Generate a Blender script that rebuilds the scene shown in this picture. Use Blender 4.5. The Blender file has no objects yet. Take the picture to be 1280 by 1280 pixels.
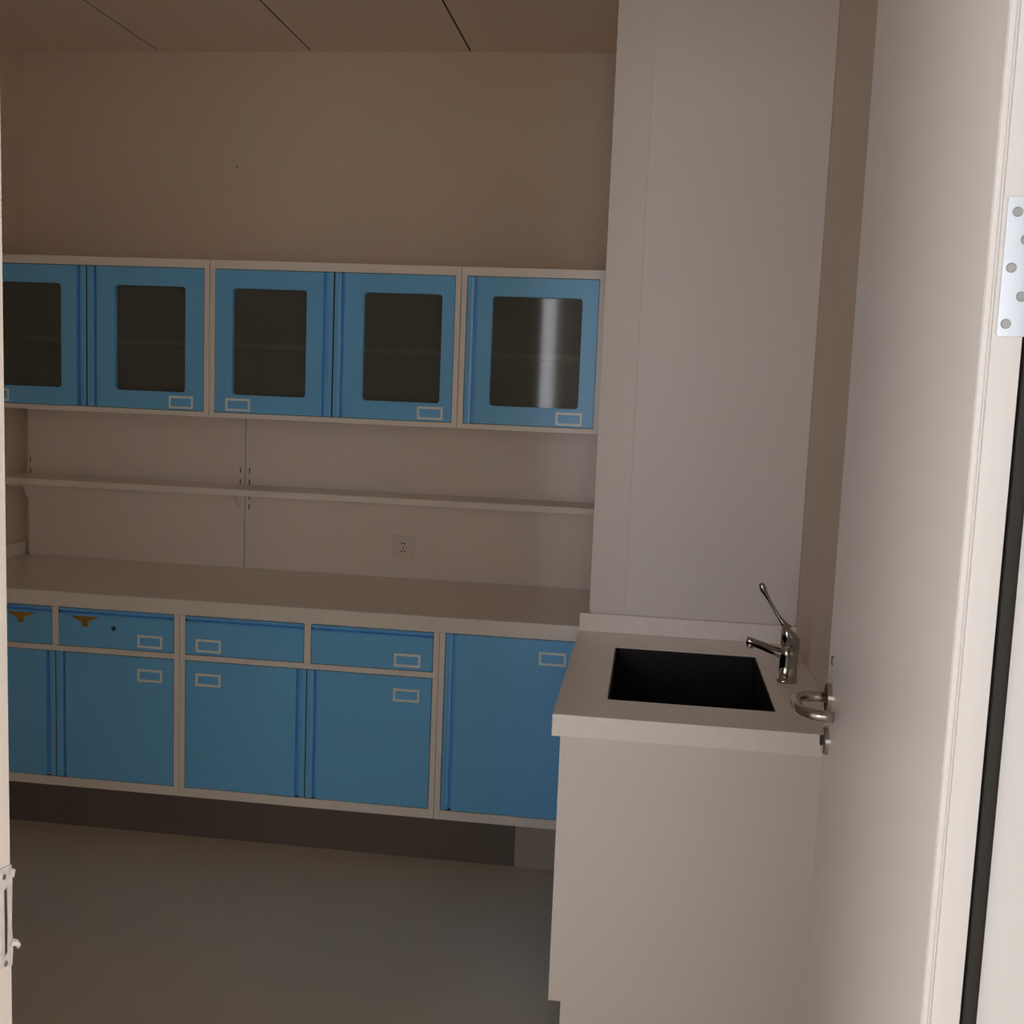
import bpy, bmesh, math
from mathutils import Matrix, Vector

scene = bpy.context.scene
COL = scene.collection

# ------------------------------------------------------------------ camera
CAM_H, F_PX = 1.6075, 1381.8
RT = Vector((0.99099018, 0.12783380, 0.03996234))
UP = Vector((-0.05409712, 0.10908480, 0.99255932))
FW = Vector((-0.12252335, 0.98577839, -0.11501740))
cam = bpy.data.cameras.new('camera')
cam.sensor_width = 36.0
cam.lens = F_PX / 1280 * 36
cam.clip_start = 0.02
camo = bpy.data.objects.new('camera', cam)
COL.objects.link(camo)
camo.matrix_world = Matrix(((RT.x, UP.x, -FW.x, 0), (RT.y, UP.y, -FW.y, 0), (RT.z, UP.z, -FW.z, CAM_H), (0, 0, 0, 1)))
scene.camera = camo

# ------------------------------------------------------------------ world, light, exposure
world = bpy.data.worlds.new('corridor_daylight')
scene.world = world
world.use_nodes = True
bg = world.node_tree.nodes['Background']
bg.inputs[0].default_value = (1.0, 0.93, 0.86, 1)
bg.inputs[1].default_value = 3.7
# daylight through the corridor window, behind and to the left of the doorway
wl = bpy.data.lights.new('corridor_window_daylight', 'AREA')
wl.shape = 'RECTANGLE'
wl.size, wl.size_y = 0.55, 1.45
wl.energy = 31
wl.color = (0.88, 0.96, 1.10)
wlo = bpy.data.objects.new('corridor_window_daylight', wl)
COL.objects.link(wlo)
wlo.location = (-1.13, -2.03, 1.65)
wlo.rotation_euler = (math.radians(90), 0, 0)
# added warm fill light in an invented window, right of the doorway
fill = bpy.data.lights.new('added_corridor_fill', 'AREA')
fill.shape = 'RECTANGLE'
fill.size, fill.size_y = 1.8, 1.45
fill.energy = 6
fill.color = (1.0, 0.92, 0.84)
fillo = bpy.data.objects.new('added_corridor_fill', fill)
COL.objects.link(fillo)
fillo.location = (0.95, -2.03, 1.65)
fillo.rotation_euler = (math.radians(90), 0, 0)
vs = scene.view_settings
vs.view_transform = 'Standard'
vs.look = 'None'
vs.gamma = 1.0
vs.use_curve_mapping = False
vs.exposure = 0.0
scene.cycles.max_bounces = 14
scene.cycles.diffuse_bounces = 10
scene.cycles.glossy_bounces = 6
scene.cycles.transparent_max_bounces = 12

# ------------------------------------------------------------------ helpers
def mat(name, col, rough=0.5, metal=0.0, var=0.04, scale=6.0, stretch=(1, 1, 1), bump=0.0, bscale=60.0, spec=0.5, coat=0.0):
    m = bpy.data.materials.new(name)
    m.use_nodes = True
    nt = m.node_tree
    b = nt.nodes['Principled BSDF']
    b.inputs['Roughness'].default_value = rough
    b.inputs['Metallic'].default_value = metal
    b.inputs['Specular IOR Level'].default_value = spec
    b.inputs['Coat Weight'].default_value = coat
    tc = nt.nodes.new('ShaderNodeTexCoord')
    mp = nt.nodes.new('ShaderNodeMapping')
    mp.inputs['Scale'].default_value = stretch
    nt.links.new(tc.outputs['Object'], mp.inputs['Vector'])
    n = nt.nodes.new('ShaderNodeTexNoise')
    n.inputs['Scale'].default_value = scale
    n.inputs['Detail'].default_value = 4
    nt.links.new(mp.outputs['Vector'], n.inputs['Vector'])
    r = nt.nodes.new('ShaderNodeValToRGB')
    r.color_ramp.elements[0].position = 0.3
    r.color_ramp.elements[1].position = 0.7
    r.color_ramp.elements[0].color = tuple(max(0, c * (1 - var)) for c in col) + (1,)
    r.color_ramp.elements[1].color = tuple(min(1, c * (1 + var)) for c in col) + (1,)
    nt.links.new(n.outputs['Fac'], r.inputs['Fac'])
    nt.links.new(r.outputs['Color'], b.inputs['Base Color'])
    if bump > 0:
        n2 = nt.nodes.new('ShaderNodeTexNoise')
        n2.inputs['Scale'].default_value = bscale
        nt.links.new(mp.outputs['Vector'], n2.inputs['Vector'])
        bp = nt.nodes.new('ShaderNodeBump')
        bp.inputs['Strength'].default_value = bump
        bp.inputs['Distance'].default_value = 0.002
        nt.links.new(n2.outputs['Fac'], bp.inputs['Height'])
        nt.links.new(bp.outputs['Normal'], b.inputs['Normal'])
    return m

def glass_mat(name, tint, gloss_rough=0.055):
    m = bpy.data.materials.new(name)
    m.use_nodes = True
    nt = m.node_tree
    for n in list(nt.nodes):
        if n.type == 'BSDF_PRINCIPLED':
            nt.nodes.remove(n)
    out = [n for n in nt.nodes if n.type == 'OUTPUT_MATERIAL'][0]
    t = nt.nodes.new('ShaderNodeBsdfTransparent')
    t.inputs['Color'].default_value = tint + (1,)
    g = nt.nodes.new('ShaderNodeBsdfGlossy')
    g.inputs['Roughness'].default_value = gloss_rough
    fr = nt.nodes.new('ShaderNodeFresnel')
    fr.inputs['IOR'].default_value = 1.33
    mx = nt.nodes.new('ShaderNodeMixShader')
    nt.links.new(fr.outputs[0], mx.inputs[0])
    nt.links.new(t.outputs[0], mx.inputs[1])
    nt.links.new(g.outputs[0], mx.inputs[2])
    df = nt.nodes.new('ShaderNodeBsdfDiffuse')
    nz = nt.nodes.new('ShaderNodeTexNoise')
    nz.inputs['Scale'].default_value = 3.0
    rp = nt.nodes.new('ShaderNodeValToRGB')
    rp.color_ramp.elements[0].color = (0.50, 0.49, 0.44, 1)
    rp.color_ramp.elements[1].color = (0.58, 0.57, 0.52, 1)
    nt.links.new(nz.outputs['Fac'], rp.inputs['Fac'])
    nt.links.new(rp.outputs['Color'], df.inputs['Color'])
    m2 = nt.nodes.new('ShaderNodeMixShader')          # light grey film on the pane
    m2.inputs[0].default_value = 0.15
    nt.links.new(mx.outputs[0], m2.inputs[1])
    nt.links.new(df.outputs[0], m2.inputs[2])
    nt.links.new(m2.outputs[0], out.inputs['Surface'])
    return m

M = {
    'wall':    mat('cream_wall_paint', (0.72, 0.615, 0.515), 0.6, var=0.03, scale=2.0, bump=0.05),
    'corr':    mat('corridor_paint', (0.80, 0.76, 0.72), 0.6, var=0.03, scale=2.0),
    'column':  mat('white_column_panel', (0.72, 0.665, 0.62), 0.45, var=0.02, scale=2.0),
    'ceil':    mat('ceiling_panel_white', (0.80, 0.70, 0.62), 0.55, var=0.02, scale=3.0),
    'dark':    mat('dark_gap', (0.03, 0.026, 0.022), 0.8, var=0.1),
    'floor':   mat('grey_vinyl_floor', (0.58, 0.51, 0.41), 0.32, var=0.06, scale=1.5, bump=0.02, bscale=30, coat=0.0),
    'steel_w': mat('white_coated_steel', (0.86, 0.81, 0.77), 0.38, var=0.02, scale=3.0),
    'panel':   mat('white_steel_panel', (0.82, 0.76, 0.72), 0.26, var=0.02, scale=3.0),
    'counter': mat('white_solid_surface', (0.82, 0.77, 0.72), 0.30, var=0.03, scale=40.0),
    'blue':    mat('blue_coated_steel', (0.175, 0.54, 0.95), 0.36, var=0.03, scale=3.0),
    'holder':  mat('clear_grey_plastic', (0.86, 0.90, 0.87), 0.35, var=0.03),
    'glass':   glass_mat('smoked_glass', (0.50, 0.51, 0.47)),
    'inner':   mat('cabinet_interior', (0.40, 0.38, 0.34), 0.5, var=0.02),
    'plinth':  mat('shaded_plinth_board', (0.14, 0.12, 0.105), 0.45, var=0.05),  # darkened so that the colour holds the plinth's shade
    'plinthlit': mat('lit_plinth_board', (0.40, 0.36, 0.31), 0.45, var=0.04),  # paler copy for the lit plinth end; also used on the wall plug
    'sinkbody': mat('sink_cabinet_panel', (0.72, 0.655, 0.60), 0.42, var=0.015, scale=2.0),
    'basin':   mat('black_composite_basin', (0.010, 0.008, 0.007), 0.55, var=0.2, scale=80, spec=0.2),
    'chrome':  mat('chrome', (0.46, 0.44, 0.41), 0.06, metal=1.0, var=0.01),
    'brushed': mat('brushed_stainless', (0.46, 0.42, 0.385), 0.22, metal=1.0, var=0.05, scale=40, stretch=(1, 1, 8)),
    'hinge':   mat('satin_steel', (0.50, 0.555, 0.63), 0.36, metal=0.7, var=0.03, scale=20),
    'screw':   mat('dull_screw_steel', (0.30, 0.31, 0.32), 0.45, metal=0.7, var=0.1, scale=80),
    'doorw':   mat('pale_laminate_door', (0.87, 0.85, 0.835), 0.38, var=0.012, scale=8, stretch=(6, 6, 0.35)),
    'edge':    mat('pale_door_edging', (0.645, 0.63, 0.62), 0.45, var=0.03, scale=10, stretch=(8, 8, 0.3)),
    'frame':   mat('white_door_frame', (0.90, 0.91, 0.92), 0.45, var=0.01, scale=3),
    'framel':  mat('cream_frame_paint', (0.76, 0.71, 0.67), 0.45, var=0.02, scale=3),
    'gapblack':  mat('black_gap_shade_joint', (0.022, 0.019, 0.015), 0.7, var=0.1),  # black for the shade in door gaps and for the ceiling joints
    'plaster': mat('chipped_filler', (0.62, 0.585, 0.60), 0.8, var=0.12, scale=60, bump=0.5, bscale=80),
    'yellow':  mat('yellow_sticker', (0.36, 0.20, 0.03), 0.5, var=0.45, scale=25),
    'socket':  mat('ivory_plastic', (0.72, 0.655, 0.60), 0.4, var=0.02),
    'ink':     mat('dark_hole', (0.05, 0.04, 0.035), 0.8, var=0.1),
    'bluedark': mat('navy_plastic_plug', (0.02, 0.07, 0.14), 0.5, var=0.1),
}

def empty(name, loc, rz=0.0):
    o = bpy.data.objects.new(name, None)
    o.empty_display_size = 0.05
    COL.objects.link(o)
    o.location = loc
    o.rotation_euler = (0, 0, rz)
    return o

def tag(o, label, cat, group=None, kind=None):
    o['label'] = label
    o['category'] = cat
    if group:
        o['group'] = group
    if kind:
        o['kind'] = kind
    return o

def wmat(o):
    m = Matrix.LocRotScale(o.location, o.rotation_euler, o.scale)
    return (wmat(o.parent) @ o.matrix_parent_inverse @ m) if o.parent else m

def mk(name, bm, material, parent=None, smooth=False, local=False):
    """one mesh object; geometry given in world space (or, local=True, in the parent's space)"""
    bmesh.ops.recalc_face_normals(bm, faces=bm.faces)
    lo = Vector((min(v.co[i] for v in bm.verts) for i in range(3)))
    hi = Vector((max(v.co[i] for v in bm.verts) for i in range(3)))
    c = (lo + hi) / 2
    c.z = lo.z
    for v in bm.verts:
        v.co -= c
    me = bpy.data.meshes.new(name)
    bm.to_mesh(me)
    bm.free()
    me.materials.append(M[material])
    if smooth:
        for p in me.polygons:
            p.use_smooth = True
    o = bpy.data.objects.new(name, me)
    COL.objects.link(o)
    o.location = c
    if parent:
        o.parent = parent
        if not local:
            o.matrix_parent_inverse = wmat(parent).inverted()
        else:
            # the parent's space means its own origin, or its root's when the parent is a mesh
            o.matrix_parent_inverse = Matrix.Translation(-parent.location) if parent.type == 'MESH' else Matrix.Identity(4)
    return o

def box(bm, x0, x1, y0, y1, z0, z1, bev=0.0):
    b = bmesh.new()
    bmesh.ops.create_cube(b, size=1.0)
    for v in b.verts:
        v.co = Vector(((x0 + x1) / 2 + v.co.x * (x1 - x0), (y0 + y1) / 2 + v.co.y * (y1 - y0), (z0 + z1) / 2 + v.co.z * (z1 - z0)))
    if bev > 0:
        bmesh.ops.bevel(b, geom=list(b.edges), offset=bev, segments=2, affect='EDGES', profile=0.5)
    me = bpy.data.meshes.new('tmp')
    b.to_mesh(me)
    b.free()
    bm.from_mesh(me)
    bpy.data.meshes.remove(me)
    return bm

def B(*a, bev=0.0):
    return box(bmesh.new(), *a, bev=bev)

def prism(bm, pts, f, d0, d1):
    """extrude polygon pts (u,v) from d0 to d1; f(u,v,d) -> xyz"""
    a = [bm.verts.new(f(u, v, d0)) for u, v in pts]
    b = [bm.verts.new(f(u, v, d1)) for u, v in pts]
    n = len(pts)
    bm.faces.new(a)
    bm.faces.new(b[::-1])
    for i in range(n):
        bm.faces.new((a[i], a[(i + 1) % n], b[(i + 1) % n], b[i]))
    return bm

def rrect(u0, u1, v0, v1, r, n=5):
    pts = []
    for cx, cy, a0 in ((u1 - r, v1 - r, 0), (u0 + r, v1 - r, 90), (u0 + r, v0 + r, 180), (u1 - r, v0 + r, 270)):
        for k in range(n + 1):
            a = math.radians(a0 + 90 * k / n)
            pts.append((cx + r * math.cos(a), cy + r * math.sin(a)))
    return pts

def ring_prism(bm, outer, inner, f, d0, d1):
    """plate with a hole"""
    loops = []
    for d in (d0, d1):
        lo = [bm.verts.new(f(u, v, d)) for u, v in outer]
        li = [bm.verts.new(f(u, v, d)) for u, v in inner]
        es = [bm.edges.new((l[i], l[(i + 1) % len(l)])) for l in (lo, li) for i in range(len(l))]
        bmesh.ops.triangle_fill(bm, use_beauty=True, use_dissolve=False, edges=es)
        loops.append((lo, li))
    for k in (0, 1):
        a, b = loops[0][k], loops[1][k]
        for i in range(len(a)):
            bm.faces.new((a[i], a[(i + 1) % len(a)], b[(i + 1) % len(a)], b[i]))
    return bm

def loft(bm, rings):
    prev = None
    for r in rings:
        cur = [bm.verts.new(p) for p in r]
        if prev:
            n = len(cur)
            for i in range(n):
                bm.faces.new((prev[i], prev[(i + 1) % n], cur[(i + 1) % n], cur[i]))
        else:
            bm.faces.new(cur[::-1])
        prev = cur
    bm.faces.new(prev)
    return bm

def tube(bm, path, radii, n=14):
    path = [Vector(p) for p in path]
    rings = []
    nrm = None
    for i, p in enumerate(path):
        t = (path[min(i + 1, len(path) - 1)] - path[max(i - 1, 0)]).normalized()
        if nrm is None:
            nrm = t.orthogonal().normalized()
        nrm = (nrm - t * nrm.dot(t)).normalized()
        bn = t.cross(nrm)
        r = radii[i] if isinstance(radii, (list, tuple)) else radii
        rings.append([p + nrm * r * math.cos(2 * math.pi * k / n) + bn * r * math.sin(2 * math.pi * k / n) for k in range(n)])
    return loft(bm, rings)

def disc(bm, c, axis, r, h, n=24, bev=0.0):
    """cylinder of radius r from c along axis for h, slightly chamfered at its far end"""
    c, a = Vector(c), Vector(axis).normalized()
    return tube(bm, [c, c + a * (h - bev), c + a * h], [r, r, max(r - bev, r * 0.5)], n)

XZ = lambda u, v, d: (u, d, v)      # front plane, d = depth
XY = lambda u, v, d: (u, v, d)
YZ = lambda u, v, d: (d, u, v)

# ------------------------------------------------------------------ room dimensions
XL, XR = -2.49, 0.468
YW = 4.148            # back wall
YD = 1.05             # room side of the doorway wall
ZC = 2.8055
YC = 3.413            # front of the column
XCL = -0.165

# ------------------------------------------------------------------ the setting
tag(mk('floor', B(-4.0, 3.0, -2.3, YW + 0.1, -0.05, 0.0), 'floor'), 'grey-brown glossy vinyl floor', 'floor', kind='structure')
tag(mk('wall_back', B(XL - 0.1, XR + 0.1, YW, YW + 0.1, 0, 2.95), 'wall'), 'cream back wall above and behind the blue cabinets', 'wall', kind='structure')
wb = bpy.data.objects['wall_back']
tag(mk('wall_left', B(XL - 0.1, XL, YD, YW, 0, 2.95), 'wall'), 'cream side wall at the end of the long worktop', 'wall', kind='structure')
tag(mk('wall_right', B(XR, XR + 0.1, YD, YW, 0, 2.95), 'wall'), 'cream side wall behind the open door and the tap', 'wall', kind='structure')
bm = bmesh.new()
box(bm, -4.0, -0.715, 0.90, YD, 0, 2.95)
box(bm, 0.40, 3.0, 0.90, YD, 0, 2.95)
box(bm, -0.715, 0.40, 0.90, YD, 2.46, 2.95)
tag(mk('wall_front', bm, 'wall'), 'cream wall around the doorway', 'wall', kind='structure')
# boxed column on the back wall
col = tag(mk('wall_column', B(XCL, XR, YC, YW, 0, ZC, bev=0.004), 'column'), 'white boxed-in column rising behind the sink', 'column', kind='structure')
mk('corner_guard', B(XCL - 0.003, XCL + 0.108, YC - 0.003, YC - 0.0, 0.915, ZC - 0.002, bev=0.001), 'column', col)
# ceiling: dark void above, white panels below
ce = tag(mk('ceiling', B(-4.0, 3.0, -2.3, YW, ZC + 0.02, ZC + 0.14), 'dark'), 'ceiling of long white panels with dark joints', 'ceiling', kind='structure')
xs = [XL, -1.9356, -1.3356, -0.7356, -0.1356, XR]
ys = [YW, 2.948, 1.748, YD]
for i in range(len(xs) - 1):
    for j in range(len(ys) - 1):
        x1 = xs[i + 1]
        y1 = ys[j]
        if i == 4 and j == 0:
            y1 = YC                       # cut back in front of the column
        if i == 3 and j == 0:
            bm = B(xs[i] + 0.0035, XCL - 0.001, ys[j + 1] + 0.0025, y1 - 0.003, ZC, ZC + 0.018, bev=0.001)
            box(bm, XCL - 0.002, x1 - 0.0035, ys[j + 1] + 0.0025, YC - 0.003, ZC, ZC + 0.018)
            mk('ceiling_panel', bm, 'ceil', ce)
            continue
        mk('ceiling_panel', B(xs[i] + 0.0035, x1 - 0.0035, ys[j + 1] + 0.0025, y1 - 0.003, ZC, ZC + 0.018, bev=0.001), 'ceil', ce)
for sx in xs[1:-1]:
    y1 = YW - 0.004 if sx < XCL else YC - 0.004
    mk('joint_strip', B(sx - 0.0033, sx + 0.0033, YD + 0.004, y1, ZC + 0.0025, ZC + 0.010), 'gapblack', ce)
# corridor: opposite wall with a window opening left, and one added right for fill
OPEN = ((-1.43, -0.83), (0.03, 1.87))
bm = bmesh.new()
xs_ = [-4.0, OPEN[0][0], OPEN[0][1], OPEN[1][0], OPEN[1][1], 3.0]
for i in (0, 2, 4):
    box(bm, xs_[i], xs_[i + 1], -2.1, -2.0, 0, 2.95)
for a_, b_ in OPEN:
    box(bm, a_, b_, -2.1, -2.0, 0, 0.88)
    box(bm, a_, b_, -2.1, -2.0, 2.42, 2.95)
tag(mk('wall_corridor', bm, 'corr'), 'pale corridor wall across from the doorway', 'wall', kind='structure')
for k, (a_, b_) in enumerate(OPEN):  # the wide window is invented to carry the added fill light
    bm = bmesh.new()
    ring_prism(bm, [(a_, 0.88), (b_, 0.88), (b_, 2.42), (a_, 2.42)], [(a_ + 0.03, 0.91), (b_ - 0.03, 0.91), (b_ - 0.03, 2.39), (a_ + 0.03, 2.39)], XZ, -2.085, -2.045)
    tag(mk('window_%d' % (k + 1), bm, 'frame'), ('narrow' if k == 0 else 'added wide') + ' white-framed corridor window across from the doorway', 'window', kind='structure')

# door frame
XJL, XJR = -0.653, 0.3383
tr = tag(empty('trim_1', (-0.16, 0.97, 0)), 'pale door frame around the open doorway', 'door frame', kind='structure')
bm = bmesh.new()
prism(bm, [(-0.75, 0.885), (XJL - 0.012, 0.885), (XJL - 0.012, 0.99), (XJL, 1.0), (XJL, YD), (-0.716, YD), (-0.716, 0.899), (-0.75, 0.899)], XY, 0, 2.43)
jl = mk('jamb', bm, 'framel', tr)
bm = bmesh.new()
prism(bm, [(0.44, 0.885), (XJR, 0.885), (XJR, YD), (0.399, YD), (0.399, 0.899), (0.44, 0.899)], XY, 0, 2.43)
mk('jamb', bm, 'frame', tr)
mk('head', B(-0.75, 0.44, 0.885, YD, 2.43, 2.459), 'frame', tr)
mk('gap_shade_strip', B(0.3265, 0.362, YD + 0.003, YD + 0.02, 0, 2.42, bev=0.002), 'gapblack', tr)  # black strip added to deepen the shade in the gap beside the door
# strike plate with chipped filler on the latch jamb
bm = bmesh.new()
ring_prism(bm, [(1.030, 0.972), (1.0495, 0.966), (1.0515, 0.985), (1.0495, 1.012), (1.0515, 1.060), (1.0500, 1.079), (1.030, 1.082)],
           [(1.0362, 0.982), (1.0418, 0.985), (1.0432, 1.02), (1.0425, 1.058), (1.0362, 1.056)], YZ, XJL, XJL + 0.0016)
sp = mk('strike_plate', bm, 'plaster', jl)
sp['label'] = 'chipped metal strike plate with a dark latch slot'
mk('latch_slot', B(XJL + 0.0001, XJL + 0.0007, 1.036, 1.0435, 0.981, 1.059), 'ink', sp)
bm = bmesh.new()
tube(bm, [(XJL, 1.049, 0.992), (XJL + 0.004, 1.053, 0.990), (XJL + 0.0055, 1.0555, 0.986), (XJL + 0.004, 1.0565, 0.982)], [0.005, 0.0035, 0.0024, 0.0010], 7)
mk('filler_chip', bm, 'plaster', sp)
bm = bmesh.new()
tube(bm, [(XJL, 1.046, 1.073), (XJL + 0.002, 1.051, 1.071), (XJL + 0.002, 1.0525, 1.064)], [0.005, 0.0035, 0.001], 7)
mk('filler_chip', bm, 'plaster', sp)
mk('screw', disc(bmesh.new(), (XJL, 1.0375, 0.974), (1, 0, 0), 0.0032, 0.0022, 10), 'screw', sp)
mk('screw', disc(bmesh.new(), (XJL, 1.0365, 1.071), (1, 0, 0), 0.0032, 0.0022, 10), 'screw', sp)

# the open door (local space: leaf runs along +y from the hinge edge, corridor face towards -x)
DX = 0.288
door = tag(empty('door_1', (DX, YD, 0), -math.atan2(0.047, 0.95)), 'pale laminate door standing open, with steel lever handle', 'door', kind='structure')
TH, WD, HD = 0.0345, 0.95, 2.40
leaf = mk('leaf', B(0.0, TH, 0.0045, WD, 0.008, HD, bev=0.0012), 'doorw', door, local=True)
mk('edge_bead', B(0.0002, 0.0062, 0.0012, 0.0046, 0.008, HD, bev=0.0014), 'edge', door, local=True)
mk('edge_strip', B(0.0085, TH, 0.0, 0.0046, 0.008, HD, bev=0.0008), 'edge', door, local=True)
for hz in (1.728, 0.35):
    bm = bmesh.new()
    prism(bm, rrect(0.0118, TH + 0.003, hz - 0.0605, hz + 0.0605, 0.002, 3), XZ, -0.0022, 0.0)
    hg = mk('hinge', bm, 'hinge', door, local=True)
    hg['label'] = 'satin steel hinge plate with five screws'
    for dx, dz in ((0.0203, 0.048), (0.0292, 0.024), (0.0192, -0.0005), (0.0296, -0.0255), (0.0187, -0.0497)):
        bm = bmesh.new()
        disc(bm, (dx, -0.0022, hz + dz), (0, -1, 0), 0.0044, 0.0012, 14, 0.0006)
        mk('screw', bm, 'screw', hg, local=True)
    bm = bmesh.new()
    for k in range(3):
        disc(bm, (TH + 0.0085, -0.006, hz - 0.06 + 0.0405 * k), (0, 0, 1), 0.0055, 0.039, 14)
    mk('hinge_knuckle', bm, 'hinge', hg, local=True)
# lever handle, rosettes, bolt
HY, HZ = 0.885, 1.087
bm = bmesh.new()
disc(bm, (0, HY, HZ), (-1, 0, 0), 0.026, 0.009, 28, 0.002)
hn = mk('handle_rosette', bm, 'brushed', door, smooth=False, local=True)
path = [(-0.008, HY, HZ), (-0.022, HY, HZ)]
for k in range(11):
    a_ = math.radians(90 * k / 10)
    path.append((-0.026 - 0.036 * math.sin(a_), HY - 0.040 * (1 - math.cos(a_)), HZ))
path.append((-0.062, HY - 0.060, HZ))
for k in range(11):
    a_ = math.radians(90 * k / 10)
    path.append((-0.062 + 0.040 * (1 - math.cos(a_)), HY - 0.078 - 0.042 * math.sin(a_), HZ))
path.append((-0.008, HY - 0.120, HZ))
lv = mk('lever_handle', tube(bmesh.new(), path, 0.0092, 16), 'brushed', door, smooth=True, local=True)
bm = bmesh.new()
disc(bm, (0, HY, 1.010), (-1, 0, 0), 0.0255, 0.009, 28, 0.003)
lk = mk('lock_rosette', bm, 'brushed', door, local=True)
bm = bmesh.new()
disc(bm, (-0.0085, HY, 1.010), (-1, 0, 0), 0.009, 0.004, 18)
mk('keyhole', bm, 'ink', lk, local=True)
bm = bmesh.new()
disc(bm, (0, HY + 0.005, 1.152), (-1, 0, 0), 0.0085, 0.003, 16, 0.001)
mk('bolt_plug', bm, 'screw', door, local=True)

# ------------------------------------------------------------------ cabinet doors and drawers
def lip_profile(w0, s, d, t):
    """grip lip, slope, groove, then the face: polygon in (u, depth), u from the lip edge inwards"""
    return [(0, 0.0015), (0.0015, 0), (0.011 * s, 0), (0.0125 * s, 0.0025), (0.0225 * s, 0.004), (0.023 * s, d), (0.0330 * s, d), (0.0335 * s, 0.0015), (0.0345 * s, 0), (w0, 0), (w0, t), (0, t)]

def drawer_profile(w0, d, t):
    return [(0, 0.0015), (0.0015, 0), (0.0080, 0), (0.0095, 0.002), (0.0105, d), (0.0165, d), (0.0175, 0.004), (0.024, 0), (w0, 0), (w0, t), (0, t)]

def gap_shade(parent, x0, x1, z0, z1, yf, gap):  # black ring set into the door gap in place of its shade
    bm = bmesh.new()
    ring_prism(bm, [(x0 - gap, z0 - gap), (x1 + gap, z0 - gap), (x1 + gap, z1 + gap), (x0 - gap, z1 + gap)],
               [(x0 - 0.0001, z0 - 0.0001), (x1 + 0.0001, z0 - 0.0001), (x1 + 0.0001, z1 + 0.0001), (x0 - 0.0001, z1 + 0.0001)], XZ, yf + 0.0015, yf + 0.010)
    return mk('gap_shade', bm, 'gapblack', parent)

def door_blank(name, parent, x0, x1, z0, z1, yf, lip, material='blue'):
    """solid door with an upright grip groove on its lip side ('L' or 'R')"""
    w = x1 - x0
    pts = lip_profile(w, 1.0, 0.022, 0.026)
    f = (lambda u, v, d: (x0 + u, yf + v, d)) if lip == 'L' else (lambda u, v, d: (x1 - u, yf + v, d))
    o = mk(name, prism(bmesh.new(), pts, f, z0, z1), material, parent)
    gap_shade(o, x0, x1, z0, z1, yf, 0.0014)
    return o

def drawer_blank(name, parent, x0, x1, z0, z1, yf):
    pts = drawer_profile(z1 - z0, 0.018, 0.022)
    o = mk(name, prism(bmesh.new(), pts, lambda u, v, d: (d, yf + v, z1 - u), x0, x1), 'blue', parent)
    gap_shade(o, x0, x1, z0, z1, yf, 0.0014)
    return o

def glass_door(parent, x0, x1, z0, z1, yf, lip, win):
    w = x1 - x0
    bm = bmesh.new()
    pts = lip_profile(0.04, 1.0, 0.022, 0.026)
    f = (lambda u, v, d: (x0 + u, yf + v, d)) if lip == 'L' else (lambda u, v, d: (x1 - u, yf + v, d))
    prism(bm, pts, f, z0, z1)
    a0, a1 = (x0 + 0.04, x1) if lip == 'L' else (x0, x1 - 0.04)
    ring_prism(bm, [(a0, z0), (a1, z0), (a1, z1), (a0, z1)], rrect(*win, 0.012), XZ, yf, yf + 0.018)
    d = mk('door', bm, 'blue', parent)
    gap_shade(d, x0, x1, z0, z1, yf, 0.0014)
    bm = bmesh.new()
    prism(bm, rrect(win[0] - 0.006, win[1] + 0.006, win[2] - 0.006, win[3] + 0.006, 0.014), XZ, yf + 0.0185, yf + 0.0225)
    mk('glass_pane', bm, 'glass', d)
    return d

def holder(parent, x0, z0, yf, w=0.087, h=0.043):
    """little card holder: a raised plastic frame with a recessed blue face"""
    bm = bmesh.new()
    ring_prism(bm, [(x0, z0), (x0 + w, z0), (x0 + w, z0 + h), (x0, z0 + h)],
               rrect(x0 + 0.007, x0 + w - 0.007, z0 + 0.0075, z0 + h - 0.0075, 0.002, 2), XZ, yf - 0.003, yf)
    return mk('label_holder', bm, 'holder', parent)

# ------------------------------------------------------------------ wall cabinets
YU, ZU0, ZU1 = 3.6408, 1.4535, 1.9831
def wall_cabinet(x0, x1, doors, label):
    r = tag(empty('wall_cabinet', ((x0 + x1) / 2, YU, ZU0)), label, 'cabinet', 'glass-fronted wall cabinets')
    t = 0.018
    yb = YW - 0.001
    bm = bmesh.new()
    box(bm, x0, x0 + t, YU, yb, ZU0, ZU1, bev=0.001)
    box(bm, x1 - t, x1, YU, yb, ZU0, ZU1, bev=0.001)
    box(bm, x0 + t, x1 - t, YU, yb, ZU1 - 0.029, ZU1, bev=0.001)
    box(bm, x0 + t, x1 - t, YU, yb, ZU0, ZU0 + 0.017, bev=0.001)
    mk('carcass', bm, 'steel_w', r)
    mk('back_panel', B(x0 + t, x1 - t, yb - 0.02, yb - 0.006, ZU0 + 0.018, ZU1 - 0.03), 'inner', r)
    mk('shelf', B(x0 + t + 0.002, x1 - t - 0.002, YU + 0.06, yb - 0.022, 1.692, 1.710, bev=0.001), 'steel_w', r)
    for dx0, dx1, lip, w0, w1, lx in doors:
        d = glass_door(r, dx0, dx1, ZU0 + 0.0190, ZU1 - 0.0310, YU + 0.0015, lip, (w0, w1, 1.533, 1.891))
        holder(d, lx, 1.4775, YU + 0.0015)
    return r

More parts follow.
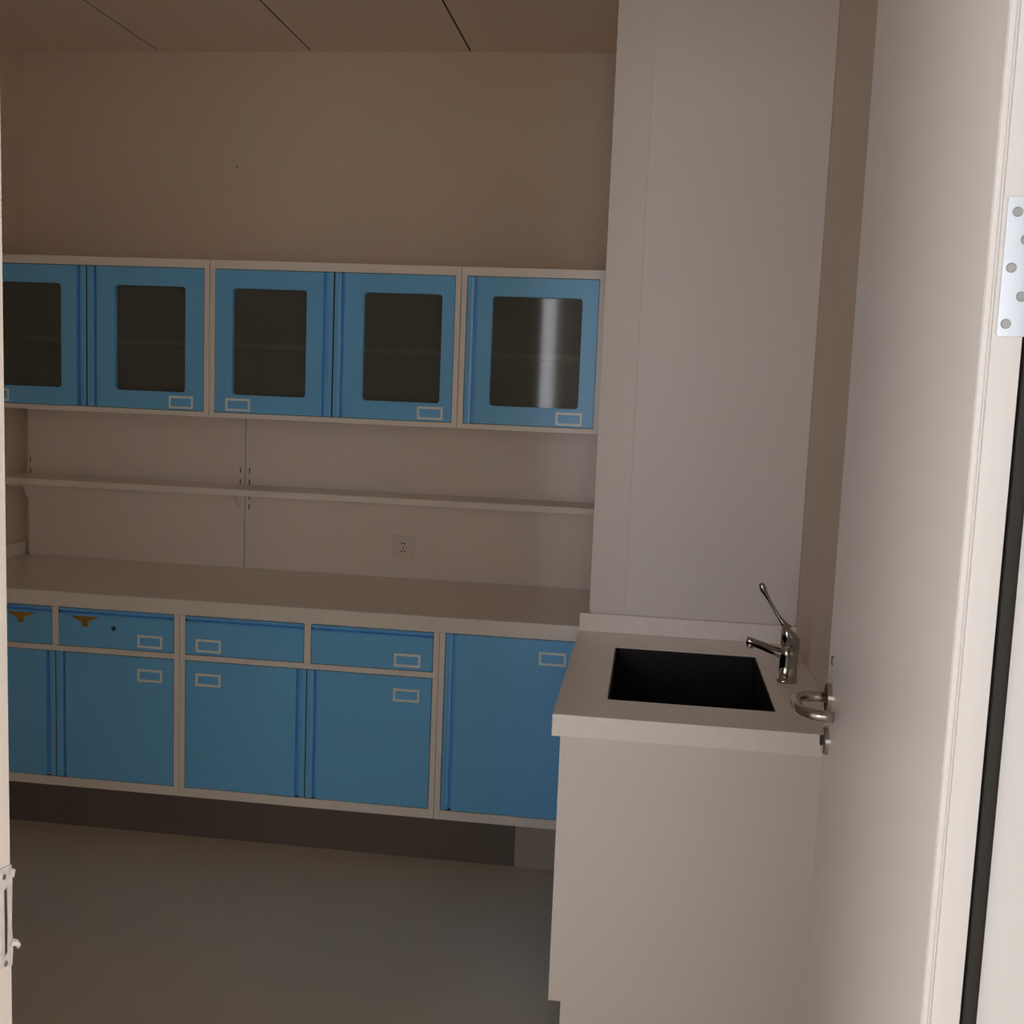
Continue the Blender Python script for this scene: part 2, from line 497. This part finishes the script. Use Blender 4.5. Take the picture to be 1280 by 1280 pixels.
g = 0.0022
wall_cabinet(-2.403, -1.5145, [(-2.3835, -1.957 - g, 'R', -2.305, -2.050, -2.332), (-1.957 + g, -1.5345, 'L', -1.854, -1.600, -1.657)],
             'white and blue wall cabinet with two glass doors, against the side wall')
wall_cabinet(-1.5125, -0.6510, [(-1.4930, -1.0805 - g, 'R', -1.433, -1.174, -1.454), (-1.0805 + g, -0.6705, 'L', -0.978, -0.712, -0.786)],
             'middle wall cabinet with two smoked glass doors, between the other wall cabinets')
wall_cabinet(-0.6490, -0.1780, [(-0.6295, -0.1975, 'L', -0.544, -0.249, -0.321)],
             'single-door glass wall cabinet beside the white column')

# ------------------------------------------------------------------ base cabinets
YB = 3.476
ZB = 0.1625
CT0, CT1 = 0.7978, 0.85
def base_cabinet(x0, x1, label, single=False):
    r = tag(empty('base_cabinet', ((x0 + x1) / 2, YB, ZB)), label, 'cabinet', 'blue base cabinets')
    t = 0.0185
    yb = YW - 0.04
    xm = (x0 + x1) / 2
    zt = CT0 - 0.0005
    bm = bmesh.new()
    box(bm, x0, x0 + t, YB, yb, ZB, zt, bev=0.001)
    box(bm, x1 - t, x1, YB, yb, ZB, zt, bev=0.001)
    box(bm, x0 + t, x1 - t, YB, yb, ZB, 0.194, bev=0.001)
    box(bm, x0 + t, x1 - t, yb - 0.012, yb, 0.194, zt)
    if not single:
        box(bm, x0 + t, x1 - t, YB, yb - 0.012, 0.640, 0.659, bev=0.001)
        box(bm, xm - 0.011, xm + 0.011, YB, yb - 0.012, 0.659, zt, bev=0.001)
    box(bm, x0 + t, x1 - t, YB + 0.003, YB + 0.05, zt - 0.004, zt)
    mk('carcass', bm, 'steel_w', r)
    yf = YB + 0.0015
    if single:
        d = door_blank('door', r, x0 + t + g, x1 - t - g, 0.1960, 0.7915, yf, 'L')
        holder(d, -0.325, 0.710, yf)
        return r
    for a, b, lx, lip in ((x0 + t + g, xm - 0.011 - g, x0 + 0.0565, 'R'), (xm + 0.011 + g, x1 - t - g, x1 - 0.0605 - 0.088, 'L')):
        dr = drawer_blank('drawer', r, a, b, 0.6612, 0.7915, yf)
        holder(dr, lx, 0.671, yf, 0.088, 0.044)
        if x0 < -2:
            xc = -2.111 if lip == 'R' else -1.878
            bm = bmesh.new()
            prism(bm, [(xc - 0.05, 0.7665), (xc + 0.055, 0.7665), (xc + 0.03, 0.756), (xc + 0.012, 0.748), (xc + 0.008, 0.730), (xc - 0.009, 0.730), (xc - 0.014, 0.748), (xc - 0.035, 0.756)], XZ, yf - 0.0012, yf)
            s = mk('sticker', bm, 'yellow', dr)
            s['label'] = 'worn yellow-orange sticker under the grip groove'
            if lip == 'L':
                bm = bmesh.new()
                disc(bm, (-1.775, yf, 0.731), (0, -1, 0), 0.008, 0.004, 16, 0.002)
                mk('lock_plug', bm, 'bluedark', dr)
    gx = xm - 0.001
    for a, b, lx, lip in ((x0 + t + g, gx - g * 0.7, x0 + 0.0565, 'R'), (gx + g * 0.7, x1 - t - g, x1 - 0.0605 - 0.088, 'L')):
        d = door_blank('door', r, a, b, 0.1960, 0.6378, yf, lip)
        holder(d, lx, 0.554, yf, 0.088, 0.043)
    return r
base_cabinet(-2.4285, -1.5415, 'blue base cabinet with yellow stickers on its two drawers')
base_cabinet(-1.5400, -0.6540, 'middle blue base cabinet with two plain drawers over two doors')
base_cabinet(-0.6525, -0.1720, 'blue base cabinet with one tall door, beside the sink cabinet', single=True)
tag(mk('plinth', B(XL + 0.002, -0.3855, 3.529, 3.547, 0.0, ZB - 0.0005), 'plinth'), 'long recessed plinth board with its shade painted dark under the blue base cabinets', 'plinth')  # shade is in this board's colour
tag(mk('plinth', B(-0.3845, -0.170, 3.529, 3.547, 0.0, ZB - 0.0005), 'plinthlit'), 'lit end of the plinth, painted paler, beside the sink cabinet', 'plinth')  # light falling on the plinth, built as a paler piece
tag(mk('cabinet_filler', B(XL + 0.001, -2.4295, YB + 0.002, YB + 0.02, ZB, CT0 - 0.001, bev=0.001), 'steel_w'), 'narrow white filler strip between base cabinet and side wall', 'filler strip')

# worktop
wt = empty('worktop', (-1.3, 3.8, CT0))
tag(wt, 'long white worktop over the blue base cabinets', 'worktop')
mk('slab', B(XL + 0.001, -0.1695, 3.4564, YW - 0.032, CT0, CT1, bev=0.003), 'counter', wt)
mk('side_splash', B(XL + 0.001, XL + 0.016, 3.50, YW - 0.034, CT1, CT1 + 0.055, bev=0.002), 'counter', wt)

# steel panels behind the worktop
PANY = 4.118
for a, b in ((-2.462, -1.5635), (-1.5605, -0.1690)):
    pn = mk('wall_panel', B(a, b, PANY, YW, CT1 - 0.05, ZU0 - 0.001, bev=0.0015), 'panel', wb)
    for sx in ((a + 0.0105, b - 0.0175) if a < -2 else ((a + 0.0165,) if a < -1 else ())):
        for sz in (1.232, 1.188, 1.130, 1.092):
            mk('slot', B(sx - 0.0022, sx + 0.0022, PANY - 0.0006, PANY + 0.0003, sz - 0.010, sz + 0.010), 'ink', pn)

# shelf on brackets
sh = tag(empty('wall_shelf', (-1.3, 4.02, 1.151)), 'long white shelf on brackets under the wall cabinets', 'shelf')
mk('board', B(XL + 0.004, -0.168, 3.926, PANY - 0.002, 1.153, 1.1775, bev=0.002), 'steel_w', sh)
for bx in (-2.452, -1.575):
    bm = bmesh.new()
    prism(bm, [(PANY - 0.001, 1.152), (PANY - 0.001, 1.085), (PANY - 0.012, 1.082), (PANY - 0.035, 1.105), (PANY - 0.055, 1.130), (PANY - 0.15, 1.140), (PANY - 0.17, 1.152)], YZ, bx - 0.006, bx + 0.006)
    mk('bracket', bm, 'steel_w', sh)

# socket
so = tag(empty('power_socket', (-0.9255, PANY, 0.924)), 'white square power socket on the panel over the worktop', 'socket')
bm = bmesh.new()
ring_prism(bm, rrect(-0.969, -0.882, 0.924, 1.012, 0.006, 3), rrect(-0.953, -0.898, 0.938, 0.998, 0.003, 2), XZ, PANY - 0.010, PANY - 0.0005)
mk('surround', bm, 'socket', so)
fp = mk('face_plate', B(-0.9535, -0.8975, PANY - 0.008, PANY - 0.0005, 0.9375, 0.9985), 'socket', so)
for hx, hz, hw, hh in ((-0.9305, 0.984, 0.0028, 0.0028), (-0.9205, 0.984, 0.0028, 0.0028), (-0.9255, 0.967, 0.0014, 0.004), (-0.9315, 0.954, 0.0028, 0.0028), (-0.9195, 0.954, 0.0028, 0.0028)):
    mk('pin_hole', B(hx - hw, hx + hw, PANY - 0.0086, PANY - 0.0078, hz - hh, hz + hh), 'ink', fp)

# small plug hole high on the back wall
bm = bmesh.new()
disc(bm, (-1.62, YW, 2.384), (0, -1, 0), 0.006, 0.003, 12, 0.001)
mk('screw_plug', bm, 'plinthlit', wb)

# ------------------------------------------------------------------ sink unit
YS, XSL = 2.4937, -0.1965
sc = tag(empty('sink_cabinet', (0.15, 2.95, 0)), 'white sink cabinet with plain end panel, in front of the column', 'cabinet')
SX, SY = -0.177, YS + 0.02
bm = bmesh.new()
prism(bm, [(SX, 0.1346), (SX, 0.7965), (XR - 0.001, 0.7965), (XR - 0.001, 0), (SX + 0.030, 0), (SX + 0.030, 0.1346)], XZ, SY, SY + 0.02)
mk('end_panel', bm, 'sinkbody', sc)
bm = bmesh.new()
box(bm, SX + 0.02, XR - 0.001, YC - 0.02, YC - 0.001, 0.1346, 0.796)
box(bm, SX + 0.02, XR - 0.001, SY + 0.0205, YC - 0.0205, 0.1346, 0.153)
box(bm, XR - 0.02, XR - 0.001, SY + 0.0205, YC - 0.0205, 0.154, 0.796)
mk('carcass', bm, 'sinkbody', sc)
mk('toe_kick', B(SX + 0.05, SX + 0.068, SY + 0.0205, YC - 0.001, 0, 0.134), 'plinth', sc)
ymid = (SY + 0.02 + YC) / 2
for a, b in ((SY + 0.0215, ymid - 0.001), (ymid + 0.001, YC - 0.002)):
    mk('door', B(SX, SX + 0.018, a, b, 0.137, 0.794, bev=0.0015), 'blue', sc)

HX0, HX1, HY0, HY1 = -0.0755, 0.3295, 2.6505, 3.2044
st = tag(empty('sink_worktop', (0.13, 2.95, CT0)), 'short white worktop with a rectangular sink cut-out', 'worktop')
bm = bmesh.new()
ring_prism(bm, [(XSL, YS), (XR - 0.001, YS), (XR - 0.001, YC - 0.001), (XSL, YC - 0.001)], rrect(HX0, HX1, HY0, HY1, 0.008, 4), XY, 0.797, CT1)
sl = mk('slab', bm, 'counter', st)
bv = sl.modifiers.new('bevel', 'BEVEL')
bv.width = 0.002
bv.segments = 2
bv.limit_method = 'ANGLE'
tag(mk('backsplash', B(XSL, XR - 0.001, YC - 0.020, YC - 0.001 - 0.003, CT1, 0.9072, bev=0.002), 'counter'), 'low white upstand at the foot of the column behind the sink', 'backsplash')
# basin hung under the cut-out
bs = empty('sink_basin', ((HX0 + HX1) / 2, (HY0 + HY1) / 2, 0.62))
tag(bs, 'black rectangular sink basin set under the short worktop', 'sink')
bm = bmesh.new()
e = 0.004
h_ = 0.0006
ring_prism(bm, rrect(HX0 + h_, HX1 - h_, HY0 + h_, HY1 - h_, 0.008, 4), rrect(HX0 + 0.004, HX1 - 0.004, HY0 + 0.004, HY1 - 0.004, 0.008, 4), XY, 0.78, CT1 - 0.0012)
ring_prism(bm, rrect(HX0 - 0.022, HX1 + 0.022, HY0 - 0.022, HY1 + 0.022, 0.012, 4), rrect(HX0 - e, HX1 + e, HY0 - e, HY1 + e, 0.012, 4), XY, 0.785, 0.7965)
ring_prism(bm, rrect(HX0 - 0.012, HX1 + 0.012, HY0 - 0.012, HY1 + 0.012, 0.012, 4), rrect(HX0 - e, HX1 + e, HY0 - e, HY1 + e, 0.012, 4), XY, 0.60, 0.785)
prism(bm, rrect(HX0 - 0.012, HX1 + 0.012, HY0 - 0.012, HY1 + 0.012, 0.012, 4), XY, 0.588, 0.600)
mk('bowl', bm, 'basin', bs)
bm = bmesh.new()
disc(bm, ((HX0 + HX1) / 2, (HY0 + HY1) / 2, 0.600), (0, 0, 1), 0.045, 0.004, 24, 0.002)
mk('drain', bm, 'brushed', bs)

# lever tap
FX, FY = 0.388, 2.95
tp = tag(empty('lever_tap', (FX, FY, CT1)), 'chrome mixer tap with a long thin lever beside the sink', 'tap')
bm = bmesh.new()
def ell(cx, cz, a, b, tilt=0.0, n=24, sq=3.0):
    out = []
    for k in range(n):
        t = 2 * math.pi * k / n
        c, s = math.cos(t), math.sin(t)
        x = a * math.copysign(abs(c) ** (2 / sq), c)
        y = b * math.copysign(abs(s) ** (2 / sq), s)
        out.append(Vector((cx + x, FY + y, cz - x * tilt)))
    return out
rings = [ell(FX, CT1, 0.0275, 0.0265), ell(FX, CT1 + 0.007, 0.0275, 0.0265), ell(FX + 0.001, CT1 + 0.009, 0.0245, 0.0235), ell(FX + 0.002, CT1 + 0.045, 0.0235, 0.0225),
         ell(FX + 0.002, CT1 + 0.075, 0.0245, 0.0235, 0.05), ell(FX + 0.003, CT1 + 0.098, 0.0245, 0.0235, 0.1)]
mk('body', loft(bm, rings), 'chrome', tp, smooth=True)
bm = bmesh.new()
rings = [ell(FX + 0.003, CT1 + 0.0985, 0.0245, 0.0235, 0.1), ell(FX + 0.003, CT1 + 0.128, 0.0250, 0.0235, 0.45), ell(FX + 0.000, CT1 + 0.140, 0.0200, 0.0190, 0.65), ell(FX - 0.010, CT1 + 0.152, 0.009, 0.010, 0.9)]
cp = mk('lever_cap', loft(bm, rings), 'chrome', tp, smooth=True)
bm = bmesh.new()
tube(bm, [(0.384, FY, 0.992), (0.372, FY, 1.004), (0.360, FY, 1.019), (0.345, FY, 1.041), (0.331, FY, 1.063), (0.319, FY, 1.082), (0.312, FY, 1.094), (0.308, FY, 1.104), (0.306, FY, 1.109), (0.305, FY, 1.111)],
     [0.012, 0.0082, 0.0054, 0.0042, 0.0044, 0.0062, 0.0088, 0.0088, 0.0062, 0.0020], 14)
mk('lever', bm, 'chrome', tp, smooth=True)
bm = bmesh.new()
tube(bm, [(0.385, FY, 0.920), (0.368, FY, 0.925), (0.345, FY, 0.933), (0.315, FY, 0.943), (0.290, FY, 0.951), (0.279, FY, 0.9545), (0.277, FY, 0.955)],
     [0.017, 0.0145, 0.0120, 0.0110, 0.0108, 0.0105, 0.0085], 16)
mk('spout', bm, 'chrome', tp, smooth=True)
bm = bmesh.new()
disc(bm, (0.288, FY, 0.945), (-0.25, 0, -1), 0.0095, 0.010, 18, 0.001)
mk('aerator', bm, 'brushed', tp)
